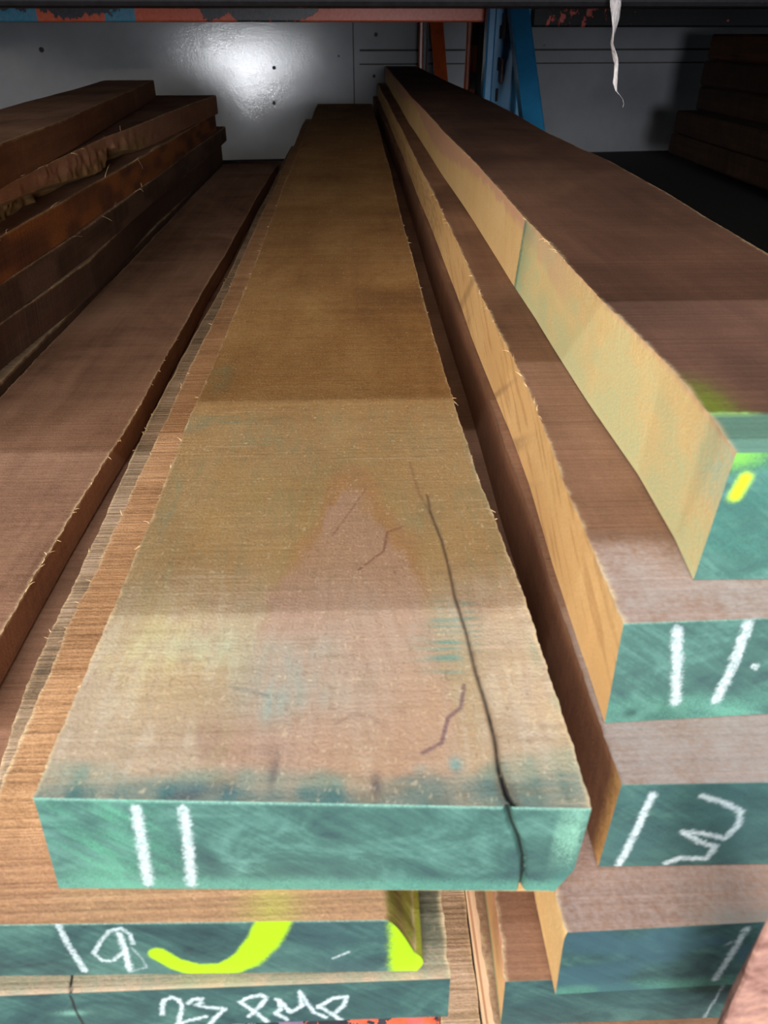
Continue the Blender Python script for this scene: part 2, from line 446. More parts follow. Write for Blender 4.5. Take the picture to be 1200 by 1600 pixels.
mb = MB(); a = Y(551.5, 40, YW); slab(mb, a[0]-.0025, a[0]+.0025, -.5, 1.1, -.002, .002)
a0, a1 = Y(562, 79, YW), Y(1200, 78, YW)
slab(mb, a0[0], a1[0]+.8, a0[2]-.004, a0[2]+.004, -.004, .002)
a2 = Y(562, 101, YW); slab(mb, a2[0], a1[0]+.8, a2[2]-.003, a2[2]+.003, -.004, .002)
tag(mb.build('trim_1', [M_seam], loc=(0, YW, 0)), kind='structure')
mb = MB(); slab(mb, a0[0]+.01, a1[0]+.8, a2[2]+.003, a0[2]-.004, -.012, .002)
tag(mb.build('trim_2', [M_wall], loc=(0, YW, 0)), kind='structure')
M_screw = simple('screw_dark', S('#2c2a2a'), .6)
for (u, v, r) in ((588, 54, .012), (585, 120, .010), (78, 77, .014), (428, 106, .011), (428, 161, .011), (529, 88, .006)):
    c = Y(u, v, YW-.004); mb = MB(); wy = float(WY(c[0], c[2])); mb.cyl((c[0], wy-.004, c[2]), (c[0], wy+.001, c[2]), r*.75, 14)
    lab = {588: 'dark screw head high on grey wall right of the seam, above another', 585: 'dark screw head on grey wall right of the seam, below another',
           78: 'dark screw head far left on grey wall above the timber', 529: 'tiny screw head on grey wall just left of the seam'}.get(u)
    if u == 428: lab = 'dark screw head inside the bright glare on the wall' if v == 106 else 'dark screw head at lower edge of the wall glare'
    tag(mb.build('screw', [M_screw], loc=(c[0], wy-.004, c[2])), lab, 'screw', 'screw heads in the back wall')
mb = MB(); mb.box(-3.2, 3.4, .14, YW+.3, -.62, -.535)  # floor raised to shelf height to stop light passing under the stacks
tag(mb.build('floor', [simple('light_block_deck', S('#1b1a19'), .95)]), kind='structure')
mb = MB(); mb.box(.47, .49, -.45, .80, -.534, .118)  # unseen sheet added to keep light out of the right bay
tag(mb.build('light_block_right', [simple('light_block_sheet', S('#3c3a38'), .8)], loc=(.48, .4, -.534)), kind='structure')
# underside of the loaded shelf overhead
mb = MB(); zc = EDGE.z
vs = [(x, y, z) for x in (-2.8, 3.0) for y in (EDGE.y, WY(x, zc)-.004) for z in (zc, zc+.05)]
mb.add(vs, [(0,1,3,2),(4,6,7,5),(0,4,5,1),(2,3,7,6),(0,2,6,4),(1,5,7,3)])
tag(mb.build('ceiling', [simple('shelf_boards', S('#6a4c38'), .85)]), kind='structure')

# ------------------------------------------------------------------ main plank (A)
AT, AB = -.250, -.308
crackT = [(804, 1262), (790, 1240), (782, 1200), (772, 1150), (757, 1090), (745, 1045), (728, 990), (712, 930), (702, 880), (688, 840), (676, 800), (668, 770)]
crackT = [(u + (2.2*math.sin(i*2.3) if 0 < i else 0), v) for i, (u, v) in enumerate(crackT)]
crackE = [(790, 1248), (797, 1275), (808, 1300), (815, 1330), (815, 1360), (809, 1392)]
crackTq = [tuple(P(u, v, AT)[:2]) for u, v in crackT]
yA = float(P(480, 1254, AT)[1])
crackEq = [tuple(Y(u, v, yA)[[0, 2]]) for u, v in crackE]
def warpA(x, y, z, s, w_, t):
    top = (w_ < .01)
    d = segdist(x, y, crackTq)
    deep = np.interp(y, [yA, yA+.03, yA+.12, yA+.3], [1, .7, .5, .15])
    z = z - np.where(top & (t > 0), .003*deep*np.exp(-(d/.0007)**2), 0)
    cap = (t == 0)
    d2 = segdist(x, z, crackEq)
    y = y + np.where(cap, .004*np.exp(-(d2/.0010)**2), 0)
    # rounded lower right corner of the end
    k = np.clip((s-.955)/.045, 0, 1)*np.clip((w_-.72)/.28, 0, 1)
    x = x - .006*k*np.where(t < .1, 1-t*10, 0)
    return x, y, z
def paintA(pt, x, y, z, tg):
    top = (tg == 0)*1.0; end = (tg == 2)*1.0; side = (tg == 1)*1.0
    n1 = vnoise(x, y, 3, .018, .03); n2 = vnoise(x, y, 4, .006, .012); n3 = vnoise(x, y, 5, .0025, .016); nb = vnoise(x, y, 6, .04, .05)
    nx = vnoise(x, y, 7, .02, .002)
    A = lambda u, v: P(u, v, AT)
    yv = lambda v: float(P(480, v, AT)[1])
    f = y-yA
    # olive-grey weathering near the front, greyer lit bands also put into the colour
    near = 1-smooth(yv(660), yv(590), y+.02*(n1-.5)) if False else smooth(yv(585), yv(660), y)
    near = 1-smooth(yv(700), yv(600), y)
    near = 1-smooth(yv(690)-.0, yv(595), y)
    pt.put(S('#937a54'), top*near*(.35+.45*n1))
    pt.put(S('#75704f'), top*near*smooth(.45, .8, n3*.5+nb*.5)*.35)
    pt.put(S('#a8998a'), top*(1-smooth(yv(1000), yv(860), y))*(.3+.5*nb))
    pt.put(S('#b9ae9c'), top*(1-smooth(yv(1000), yv(860), y))*smooth(.55, .8, vnoise(x, y, 33, .003, .02))*.22)
    # cathedral figure
    def inside(poly, soft):
        q = [tuple(P(u, v, AT)[:2]) for u, v in poly]
        xl = np.interp(y, [b for a, b in q[::-1]] if q[0][1] > q[-1][1] else [b for a, b in q], [a for a, b in q[::-1]] if q[0][1] > q[-1][1] else [a for a, b in q])
        return xl
    def wedge(apex, Lp, Rp, soft):
        ql = [P(u, v, AT)[:2] for u, v in Lp]; qr = [P(u, v, AT)[:2] for u, v in Rp]
        ql = sorted([(b, a) for a, b in ql]); qr = sorted([(b, a) for a, b in qr])
        xl = np.interp(y, [a for a, b in ql], [b for a, b in ql]); xr = np.interp(y, [a for a, b in qr], [b for a, b in qr])
        ap = float(P(*apex, AT)[1])
        wv = .009*(n1-.5)+.006*(n2-.5)+.005*(vnoise(x, y, 34, .0015, .02)-.5)
        return smooth(-soft, soft, x-xl+wv)*smooth(-soft, soft, xr-x+wv)*(1-smooth(ap-.01, ap+.012, y))
    o1 = wedge((545, 712), [(545, 712), (515, 735), (500, 790), (465, 860), (410, 950), (380, 1100), (350, 1220)], [(545, 712), (580, 735), (605, 790), (650, 830), (680, 920), (700, 1000), (740, 1240)], .006)
    o2 = wedge((545, 765), [(545, 765), (520, 790), (487, 850), (430, 920), (405, 1000), (330, 1100), (300, 1240)], [(560, 765), (585, 810), (612, 850), (640, 880), (690, 1000), (720, 1100), (760, 1240)], .004)
    pt.put(S('#946238'), top*o1*(.15+.45*n1))
    pt.put(S('#9c8172'), top*o2*(.3+.35*nb))
    pt.put(S('#8a7648'), top*(.3+.6*n1)*np.clip(wedge((540, 690), [(540, 690), (480, 760), (450, 850), (380, 960), (330, 1100)], [(545, 690), (620, 760), (680, 860), (720, 960), (740, 1100)], .01)-o1, 0, 1)*.5)
    # growth lines inside the figure
    cx = float(P(560, 950, AT)[0])
    rr = np.abs(x-cx)*5.2+(y-yA)*.85
    rings = .5+.5*np.sin(rr*120+5*nb+4*n1)
    pt.put(S('#7a5c48'), top*o1*smooth(.6, 1, rings)*.14)
    # green end sealer smeared on the face
    edgey = np.interp(x, [A(60, 1250)[0], A(160, 1180)[0], A(300, 1165)[0], A(420, 1160)[0], A(560, 1190)[0], A(640, 1215)[0], A(800, 1190)[0], A(915, 1160)[0]],
                      [.022, .020, .016, .014, .013, .008, .018, .026])
    g = 1-smooth(-.004, .004, f-edgey*(.75+.5*n1))
    pt.put(S('#5f7a6d'), top*g*(.25+.6*n2))
    dk = 1-smooth(-.003, .003, f-.0075*(.6+1.2*vnoise(x, y*0, 12, .02, 1)))
    pt.put(S('#2f5658'), top*dk*(.25+.6*n2))
    def blot(u, v, ru, ry, colr, am, nz=None):
        q = A(u, v); d = ((x-q[0])/ru)**2+((y-q[1])/ry)**2
        pt.put(colr, top*np.exp(-d*(.5+n1))*am*.8*(nz if nz is not None else (.15+.7*n2+.6*(n3-.3)).clip(0, 1)))
    streak = smooth(.45, .8, nx)
    blot(700, 1010, .010, .022, S('#3d7a70'), .95, streak*.9+.2); blot(735, 975, .005, .02, S('#3d7a70'), .9, streak)
    blot(455, 1060, .022, .022, S('#7f948a'), .7); blot(420, 1100, .012, .012, S('#748c84'), .6)
    blot(320, 1235, .011, .004, S('#1f4f60'), 1.2); blot(290, 1245, .006, .003, S('#123d52'), 1.2)
    blot(300, 660, .012, .012, S('#3f6f60'), .7); blot(345, 590, .008, .03, S('#4b7a60'), .6)
    blot(350, 655, .02, .006, S('#48705c'), .8, streak+.2); blot(395, 690, .015, .006, S('#56735c'), .6, streak+.2)
    blot(712, 1193, .0022, .0030, S('#3f8888'), 1.1, 1.0); blot(660, 1200, .005, .003, S('#6f9d96'), .8)
    blot(870, 1095, .002, .006, S('#3f8070'), .9); blot(838, 1020, .003, .01, S('#4a8a78'), .7); blot(265, 790, .004, .03, S('#4d7766'), .7)
    blot(745, 720, .006, .05, S('#4d7a66'), .6); blot(300, 1010, .02, .01, S('#86a79b'), .5); blot(640, 820, .008, .02, S('#8d8a6c'), .4)
    blot(750, 950, .010, .006, S('#7a4a3a'), .5, n3*1.4); blot(325, 1150, .010, .012, S('#7a4a4a'), .45, n3*1.3); blot(400, 770, .03, .03, S('#8f7c45'), .4)
    blot(230, 900, .02, .05, S('#7c7455'), .5); blot(428, 1200, .0022, .010, S('#3c3038'), 1.0, .3+n3*.8); blot(420, 1170, .008, .004, S('#54464a'), .5, n3); blot(588, 1225, .002, .005, S('#3c3540'), 1.0, .4+n3*.7)
    blot(690, 1150, .02, .03, S('#b08a6c'), .4); blot(250, 1010, .03, .03, S('#c8b878'), .45); blot(850, 1080, .02, .05, S('#c0a070'), .55)
    # scribbled dark lines
    def line(pts, wd, colr, am):
        d = segdist(x, y, [tuple(P(u, v, AT)[:2]) for u, v in pts]); pt.put(colr, top*(1-smooth(wd*.4, wd*1.3, d))*am)
    line([(660, 1175), (690, 1160), (700, 1120), (720, 1105), (725, 1070)], .0011, S('#5c4048'), .75)
    line([(525, 1130), (550, 1115), (580, 1118), (600, 1135)], .0007, S('#6f4f48'), .5)
    line([(560, 890), (600, 860), (605, 830), (630, 822)], .0009, S('#6b3f30'), .7)
    line([(520, 835), (545, 800), (572, 762)], .0007, S('#6b4638'), .55)
    line([(435, 1090), (395, 1080), (360, 1072)], .001, S('#4a5a58'), .4)
    line([(640, 720), (655, 770), (672, 800)], .0012, S('#6d5138'), .5)
    # cross-cut saw scratches
    pt.put(S('#d9c0a0'), top*near*smooth(.86, .97, vnoise(x, y, 21, .09, .0022))*.2)
    sp = vnoise(x, y, 35, .0011, .0016); pt.put(S('#d2bd9a'), top*smooth(.84, .95, sp)*.35)
    sp = vnoise(x, y, 36, .0013, .0030); pt.put(S('#5d4630'), top*smooth(.84, .95, sp)*.35)
    sp = vnoise(x, y, 37, .014, .0035); pt.put(S('#6d5538'), top*smooth(.6, .95, sp)*.22)
    # crack
    d = segdist(x, y, crackTq); wd = np.interp(y, [yA, yA+.02, yA+.1, yA+.28], [.0013, .0006, .0004, .0003])
    pt.put(S('#57402f'), top*(1-smooth(wd, wd*4+.0008, d))*.45)
    pt.put(S('#120d0c'), top*(1-smooth(wd*.5, wd*1.4, d))*np.interp(y, [yA, yA+.05, yA+.12, yA+.22], [1, .85, .7, .25])*(.6+.5*n2))
    # end face
    d2 = segdist(x, z, crackEq)
    pt.put(S('#7aa698'), end*smooth(AT-.0030, AT-.0003, z)*.6)
    pt.put(S('#47876c'), end*np.exp(-((x-Y(170, 1310, yA)[0])/.022)**2)*.55*vnoise(x+z, z*2-x, 31, .004, .03))
    pt.put(S('#79a892'), end*np.exp(-((x-Y(890, 1290, yA)[0])/.008)**2-((z+.268)/.02)**2)*.6*n3)
    q = Y(880, 1365, yA); pt.put(S('#2f5a54'), end*np.exp(-((x-q[0])/.007)**2-((z-q[2])/.011)**2)*.8)
    pt.put(S('#4a7d6e'), end*(1-smooth(AB+.003, AB+.012, z))*.5)
    strokes(pt, x, z, end, yA, [[(209, 1277), (229, 1390)], [(285, 1274), (292, 1330), (298, 1388)]], .0021)
    pt.put(S('#0f1514'), end*(1-smooth(.0003, .0011, d2)))
    # pale edge of the top left arris, green bleeding down the sides
    pt.put(S('#d3b98c'), side*smooth(AT-.004, AT, z)*.5)
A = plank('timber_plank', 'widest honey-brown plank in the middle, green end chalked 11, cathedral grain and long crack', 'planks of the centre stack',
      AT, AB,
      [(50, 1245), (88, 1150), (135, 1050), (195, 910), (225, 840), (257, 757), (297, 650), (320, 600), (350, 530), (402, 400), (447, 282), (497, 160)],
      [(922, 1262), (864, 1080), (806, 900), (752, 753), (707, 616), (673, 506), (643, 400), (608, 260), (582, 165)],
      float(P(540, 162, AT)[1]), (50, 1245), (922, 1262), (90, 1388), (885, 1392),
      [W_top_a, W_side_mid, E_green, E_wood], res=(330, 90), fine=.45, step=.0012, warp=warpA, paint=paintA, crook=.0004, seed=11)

# ------------------------------------------------------------------ planks C and E below it, left steps
CT, CB = -.308, -.345
yC = float(P(300, 1441, CT)[1])
def warpC(x, y, z, s, w_, t):
    k = np.clip((s-.93)/.07, 0, 1); k = k*k*(1.6-.6*k)
    near = np.where(t < .12, 1, np.clip(1-(t-.12)*20, 0, 1))
    z = z - .026*k*(1-w_)*near
    x = x + .003*np.sin(w_*math.pi)*np.where(s > .999, 1, 0)*near
    return x, y, z
def paintC(pt, x, y, z, tg):
    top = (tg == 0)*1.; end = (tg == 2)*1.; side = (tg == 1)*1.
    n1 = vnoise(x, z, 41, .02, .01); n2 = vnoise(x, y, 42, .005, .05); n3 = vnoise(x, z, 43, .002, .002)
    xr = float(P(604, 1436, CT)[0])
    wane = smooth(xr-.002, xr+.002, x)
    pt.put(S('#6b5c22'), (top+side)*wane*(.6+.5*n2)*(1-smooth(.23, .3, y)))
    pt.put((.45, .6, .02), (top+side)*smooth(xr+.006, xr+.010, x)*(1-smooth(.16, .24, y))*.7*n2)
    # yellow overspray on the face
    q = P(425, 1420, CT); pt.put((.42, .45, .05), top*np.exp(-((x-q[0])/.011)**2-((y-q[1])/.012)**2)*.7)
    pt.put(S('#8a664e'), top*(1-smooth(.2, .23, y))*.5*(1-wane))
    pt.put(S('#2c4248'), end*np.exp(-((x-Y(520, 1480, yC)[0])/.022)**2)*.6*n1)
    pt.put(S('#86aa9c'), end*smooth(CT-.002, CT, z)*.5)
    # sprayed yellow arc and yellow corner
    arc = [tuple(Y(u, v, yC)[[0, 2]]) for u, v in [(247, 1488), (275, 1502), (310, 1510), (350, 1508), (385, 1492), (410, 1465), (425, 1440), (428, 1425)]]
    d = segdist(x, z, arc); wd = np.interp(x, [arc[0][0], arc[3][0], arc[6][0]], [.0040, .0046, .0074])
    pt.put(YEL, end*(1-smooth(wd*.85, wd*1.25, d+.0006*(n3-.5))))
    xl = Y(600, 1480, yC)[0]
    pt.put(YEL, end*smooth(xl, xl+.0045, x+.0015*(n3-.5)))
    strokes(pt, x, z, end, yC, [[(88, 1449), (103, 1475), (118, 1495), (133, 1515)]], .0013, amount=.8)
    strokes(pt, x, z, end, yC, [[(147, 1490), (158, 1470), (170, 1458), (188, 1453), (203, 1462), (207, 1475)], [(147, 1490), (160, 1500), (176, 1500), (192, 1488)],
                                [(184, 1460), (195, 1480), (203, 1514)]], .0009, amount=.75)
    strokes(pt, x, z, end, yC, [[(186, 1462), (196, 1485), (204, 1512)]], .0014, amount=.65)
    strokes(pt, x, z, end, yC, [[(520, 1488), (545, 1478)]], .0005, amount=.7)
    strokes(pt, x, z, end, yC, [[(205, 1480), (222, 1495), (230, 1508), (212, 1512)]], .0005, amount=.35)
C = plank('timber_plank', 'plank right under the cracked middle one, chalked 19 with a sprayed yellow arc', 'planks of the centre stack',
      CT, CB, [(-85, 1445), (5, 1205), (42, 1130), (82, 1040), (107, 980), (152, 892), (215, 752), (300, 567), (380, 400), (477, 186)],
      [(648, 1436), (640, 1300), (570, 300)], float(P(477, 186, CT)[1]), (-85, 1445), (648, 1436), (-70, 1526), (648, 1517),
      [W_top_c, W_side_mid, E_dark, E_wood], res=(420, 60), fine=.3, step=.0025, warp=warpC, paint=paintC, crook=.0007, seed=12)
ET, EB = -.345, -.373
yE = float(P(300, 1545, ET)[1])
crE = [(112, 1515), (109, 1540), (113, 1556), (120, 1572)]
def paintE(pt, x, y, z, tg):
    top = (tg == 0)*1.; end = (tg == 2)*1.
    n1 = vnoise(x, z+y, 51, .02, .02); n2 = vnoise(x, y, 52, .006, .02)
    pt.put(S('#6f7560'), top*(1-smooth(.22, .30, y))*(.35+.4*n1))
    pt.put(S('#35382a'), top*smooth(float(P(645, 1450, ET)[0]), float(P(660, 1450, ET)[0]), x)*(1-smooth(.24, .4, y))*smooth(yE+.006, yE+.02, y)*.6)
    pt.put(S('#c58a6a'), top*(1-smooth(yE+.001, yE+.004, y))*smooth(.4, .7, n2)*.7)
    pt.put(S('#b8a890'), top*(1-smooth(yE, yE+.0015, y))*.7)
    q = Y(115, 1580, yE); pt.put(S('#5d8577'), end*np.exp(-((x-q[0])/.006)**2-((z-q[2])/.002)**2)*.9)
    pt.put(S('#27403f'), end*.35*n1)
    W = .00085
    D = lambda *p: [(250+a/3.4286, 1460+b/3.4286) for a, b in p]
    strokes(pt, x, z, end, yE, [D((15, 415), (12, 385), (22, 350), (60, 335), (100, 345), (120, 375), (112, 420), (105, 450), (85, 470), (140, 445), (250, 422)),
        D((150, 362), (180, 345), (225, 340), (222, 360), (195, 370), (250, 380), (350, 385), (300, 425), (265, 465))], W*1.2, amount=.95)
    strokes(pt, x, z, end, yE, [D((575, 440), (520, 405), (430, 355), (470, 335), (540, 320), (570, 335), (540, 370), (480, 418)),
        D((620, 340), (640, 345), (650, 385), (622, 405), (680, 430), (620, 405)), D((640, 345), (700, 400), (760, 370), (750, 305), (790, 360), (830, 400), (890, 420)),
        D((850, 370), (900, 395), (1015, 455)), D((850, 375), (920, 335), (1000, 325), (985, 365), (940, 400))], W*1.2, amount=.95)
    d = segdist(x, z, [tuple(Y(u, v, yE)[[0, 2]]) for u, v in [(109, 1556), (113, 1562), (118, 1575), (135, 1600)]])
    pt.put(S('#151210'), end*(1-smooth(.0003, .0009, d))*.9)
    d = segdist(x, y, [tuple(P(u, v, ET)[:2]) for u, v in [(112, 1495), (113, 1523), (109, 1545), (110, 1556)]])
    pt.put(S('#120e0c'), top*(1-smooth(.0004, .0009, d)))
Eb = plank('timber_plank', 'thin bottom plank of the middle stack, end chalked 23 8MP, under the yellow arc plank', 'planks of the centre stack',
      ET, EB, [(-120, 1560), (45, 1050), (97, 940), (160, 812), (202, 722), (237, 650), (360, 420), (455, 228)],
      [(706, 1528), (693, 1400), (575, 300)], float(P(455, 228, ET)[1]), (-120, 1560), (706, 1528), (-100, 1616), (702, 1588),
      [W_top_e, W_side_mid, E_dark, E_wood], res=(520, 44), fine=.3, step=.003, paint=paintE, crook=.0006, seed=13)
# the wide board under D and E, and the one under it
H1 = plank('timber_plank', 'brown plank lying lowest, seen as a strip in the gap left of the middle stack', 'planks of the centre stack',
      -.374, -.416, 1.1, [(690, 1200), (575, 300)], float(P(440, 251, -.374)[1]), None, None, None, None, [W_top_r, W_side_dark, E_wood], res=(30, 6), step=.01, seed=14, yfront=.30)
H2 = plank('timber_plank', 'plank at the foot of the middle stack resting on the orange rack beam', 'planks of the centre stack',
      -.417, -.459, 1.1, [(690, 1200), (575, 300)], 3.0, None, None, None, None, [W_top_r, W_side_dark, E_wood], res=(10, 4), step=.02, seed=15, yfront=.33)
# M: narrow weathered board in the gap right of E
def paintM(pt, x, y, z, tg):
    pt.put(S('#a89a78'), (tg == 0)*(1-smooth(.18, .2, y))*.6*vnoise(x, y, 9, .004, .01))  # near end painted paler, the lit step put into its colour
Mn = plank('timber_plank', 'narrow weathered plank on the orange beam, in the slot right of the 23 8MP plank', 'planks of the centre stack',
      -.445, -.4595, X(.037, .037), X(.0590, .0620), 2.6, None, None, None, None,
      [W_top_e, W_side_dark, E_wood], res=(16, 8), step=.006, paint=paintM, seed=16, yfront=.155)

# ------------------------------------------------------------------ right stack
R5T, R5B = -.3615, -.405
yR5 = float(P(794, 1532, R5T)[1])
def paintR6(pt, x, y, z, tg):
    side = (tg == 1)*1.
    n = vnoise(y, z, 61, .05, .004)
    pt.put(S('#f0d8b8'), side*(.7)); 
    zz = -.432+.006*np.sin(y*14)+.003*(n-.5)
    pt.put(S('#a4623c'), side*(1-smooth(.003, .006, np.abs(z-zz)))*(.5+.5*n))
R6 = plank('timber_plank', 'thick pale-edged plank with a red-brown streak, lowest of the right stack', 'planks of the right stack',
      R5B-.0008, -.459, X(.0595, .063), X(.265, .275), 3.5, None, None, None, None,
      [W_top_r, W_side_pale, E_dark], res=(20, 30), step=.004, paint=paintR6, seed=17, yfront=.160)
def paintR5(pt, x, y, z, tg):
    side = (tg == 1)*1.; end = (tg == 2)*1.; top = (tg == 0)*1.
    pt.put(S('#7a9a70'), side*(1-smooth(R5B+.004, R5B+.007, z))*.8)  # line along the bottom, shade of the gap put in as colour
    pt.put(S('#e0a890'), side*smooth(R5T-.010, R5T-.004, z)*.7)
    pt.put(S('#6fa08c'), end*smooth(R5T-.002, R5T, z)*.4)
    strokes(pt, x, z, end, yR5, [[(1133, 1535), (1118, 1562), (1100, 1591)]], .0006, amount=.6)
    pt.put(S('#243c40'), end*.5*vnoise(x, z, 62, .02, .01))
R5 = plank('timber_plank', 'dark green ended right stack plank with thin chalk line, second from bottom', 'planks of the right stack',
      R5T, R5B, [(794, 1532), (775, 1395), (650, 640)], X(.26, .265), 3.6, (794, 1532), None, (786, 1602), None,
      [W_top_r, W_side_pale, E_dark], res=(180, 40), fine=.3, step=.003, paint=paintR5, seed=18)
R4T, R4B = -.3095, -.3615
yR4 = float(P(1040, 1446, R4T)[1])
def paintR4(pt, x, y, z, tg):
    end = (tg == 2)*1.; top = (tg == 0)*1.
    n = vnoise(x, z, 63, .018, .009)
    pt.put(S('#6c9686'), end*smooth(R4T-.0018, R4T, z)*.5)
    pt.put(S('#3f6d5f'), end*(1-smooth(R4B+.002, R4B+.012, z))*.55)
    pt.put(S('#28424c'), end*smooth(.4, .8, n)*.7)
    pt.put(S('#5c6a5e'), top*(1-smooth(yR4+.002, yR4+.012, y+.008*(n-.5)))*smooth(float(P(1050, 1440, R4T)[0]), float(P(1150, 1440, R4T)[0]), x)*.7)
    pt.put(S('#8f7c74'), top*(1-smooth(.2, .26, y))*.5)
    strokes(pt, x, z, end, yR4, [[(1168, 1452), (1145, 1490), (1118, 1532)]], .0014, amount=.85)
    strokes(pt, x, z, end, yR4, [[(1135, 1478), (1143, 1474)]], .0008, amount=.4)
R4 = plank('timber_plank', 'green ended plank with one slanted chalk stroke, under the plank chalked 13', 'planks of the right stack',
      R4T, R4B, lambda y: np.interp(y, [.21, .37], [.0783, .0890]), X(.27, .27), 3.7, (877, 1455), (1230, 1430), (862, 1554), None,
      [W_top_r, W_side_pale, E_dark], res=(220, 50), fine=.3, step=.003, paint=paintR4, seed=19)
R3T, R3B = -.253, -.3095
yR3 = float(P(1050, 1224, R3T)[1])
def paintR3(pt, x, y, z, tg):
    end = (tg == 2)*1.; top = (tg == 0)*1.; side = (tg == 1)*1.
    n = vnoise(x, z, 64, .018, .012); n2 = vnoise(x, y, 65, .01, .01)
    pt.put(S('#658e80'), end*smooth(R3T-.0018, R3T, z)*.6)
    pt.put(S('#2c4c4c'), end*n*.6)
    pt.put(S('#8d827c'), top*(1-smooth(.24, .34, y))*(.55+.3*n2))
    pt.put(S('#c89a5c'), side*(1-smooth(yR3+.004, yR3+.014, y))*.7)  # near bit of the side painted lighter, where light gets past
    strokes(pt, x, z, end, yR3, [[(1020, 1243), (995, 1300), (968, 1354)]], .0016, amount=.9)
    strokes(pt, x, z, end, yR3, [[(1098, 1245), (1125, 1252), (1157, 1267), (1153, 1290), (1132, 1310), (1100, 1303), (1068, 1301), (1095, 1317), (1118, 1322), (1104, 1342), (1062, 1342), (1042, 1350)]], .0015, amount=.9)
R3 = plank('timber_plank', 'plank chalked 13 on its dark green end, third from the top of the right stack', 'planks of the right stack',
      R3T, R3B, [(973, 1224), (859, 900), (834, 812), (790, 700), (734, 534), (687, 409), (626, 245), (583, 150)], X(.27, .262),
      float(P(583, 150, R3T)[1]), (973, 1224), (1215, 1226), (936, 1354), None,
      [W_top_r, W_side_dark, E_dark], edge_shading=(.13, .08, .05), res=(260, 60), fine=.4, step=.003, paint=paintR3, crook=.0003, seed=20)  # sides coloured brown for the shade of the middle plank beside them
R2T, R2B = -.199, -.253
yR2 = float(P(1080, 966, R2T)[1])
def paintR2(pt, x, y, z, tg):
    end = (tg == 2)*1.; top = (tg == 0)*1.; side = (tg == 1)*1.
    n = vnoise(x, z, 66, .02, .01); n2 = vnoise(x, y, 67, .008, .008)
    pt.put(S('#7aa596'), end*smooth(R2T-.0015, R2T, z)*.5)
    pt.put(S('#4f8a76'), end*(1-smooth(R2B+.003, R2B+.02, z))*.45*n)
    pt.put(S('#9a8c84'), top*(1-smooth(.26, .30, y))*(.45+.4*n2))
    q = Y(980, 1102, yR2); pt.put(S('#1d3a36'), end*np.exp(-((x-q[0])/.004)**2-((z-q[2])/.003)**2)*.9)
    sd = vnoise(y, z, 68, .10, .02)
    pt.put(S('#d2a56c'), side*(.3+.6*sd)); pt.put(S('#a97a4a'), side*smooth(.55, .85, vnoise(y+z*1.2, z-y*.3, 70, .05, .004))*.45); pt.put(S('#8a6848'), side*smooth(.75, .9, vnoise(y+z*1.6, z, 69, .012, .3))*.5*smooth(.35, .5, y))
    strokes(pt, x, z, end, yR2, [[(1056, 980), (1055, 1030), (1051, 1087)], [(1168, 972), (1145, 1030), (1115, 1086)]], .0021, amount=.92)
    strokes(pt, x, z, end, yR2, [[(1177, 1036), (1179, 1038)]], .0014, amount=.8)
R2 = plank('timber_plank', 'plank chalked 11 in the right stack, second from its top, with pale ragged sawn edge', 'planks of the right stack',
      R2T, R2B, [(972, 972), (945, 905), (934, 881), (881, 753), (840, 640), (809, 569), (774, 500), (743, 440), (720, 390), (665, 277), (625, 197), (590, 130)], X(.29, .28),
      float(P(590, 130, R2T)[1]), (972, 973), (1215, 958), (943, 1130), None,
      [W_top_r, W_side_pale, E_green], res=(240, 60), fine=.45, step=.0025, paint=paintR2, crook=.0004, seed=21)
R1T, R1B = -.136, -.199
yR1 = float(P(1150, 706, R1T)[1])
def paintR1(pt, x, y, z, tg):
    end = (tg == 2)*1.; top = (tg == 0)*1.; side = (tg == 1)*1.
    n = vnoise(x, z, 71, .02, .012); n2 = vnoise(x, y, 72, .01, .014); n3 = vnoise(y, z, 73, .02, .012); n4 = vnoise(y, z, 74, .004, .004)
    zz = (z-R1B)/(R1T-R1B)
    # rosy heartwood along the upper edge further back
    b = .62+.22*np.sin((y-.55)*5.0)+.12*(n3-.5)
    pt.put(S('#cf9c84'), side*smooth(b-.05, b+.08, zz)*smooth(.45, .6, y)*.75)
    # end sealer washed along the side
    yb_ = .696-.01*zz
    pt.put(S('#2f7868'), side*np.exp(-np.where(y < yb_, ((y-yb_)/.035)**2, ((y-yb_)/.003)**2))*.9*(.7+.4*n3))
    pt.put(S('#a3c49c'), side*(1-smooth(yb_-.01, yb_, y))*np.clip(.66-zz*.75+(n3-.5)*.8, 0, .7)*(.75))
    pt.put(S('#d6cf98'), side*(1-smooth(yb_-.01, yb_, y))*.35)
    pt.put(S('#9fc2ac'), side*(1-smooth(yR1+.01, yR1+.05, y))*smooth(.35, .75, zz)*.6*(.5+n4*.6))
    pt.put(S('#dca884'), side*smooth(.93, .99, zz)*.5)
    yg = float(P(1200, 645, R1T)[1])
    pt.put(S('#5d8272'), top*(1-smooth(yg-.0015, yg+.0015, y))*.95)
    pt.put(S('#6a7a22'), top*np.exp(-((x-(P(1105, 640, R1T)[0]+.004))/.010)**2)*smooth(yg, yg+.003, y)*(1-smooth(yg+.01, yg+.055, y))*.8)
    pt.put(S('#9fd07a'), top*(1-smooth(.001, .0022, np.abs(y-yg)))*.7*(1-smooth(float(P(1160, 645, R1T)[0]), float(P(1200, 645, R1T)[0]), x)))
    pt.put(S('#2f6a60'), end*.4*n)
    pt.put(S('#5f9a3c'), end*smooth(R1T-.012, R1T-.002, z-.12*(x-P(1150, 706, R1T)[0]))*(1-smooth(.0, .022, x-P(1150, 706, R1T)[0]))*.95)
    q = Y(1150, 775, yR1); q2 = Y(1165, 748, yR1)
    d = segdist(x, z, [(q[0], q[2]), (q2[0], q2[2])]); pt.put((.34, .55, .01), end*(1-smooth(.001, .0045, d)))
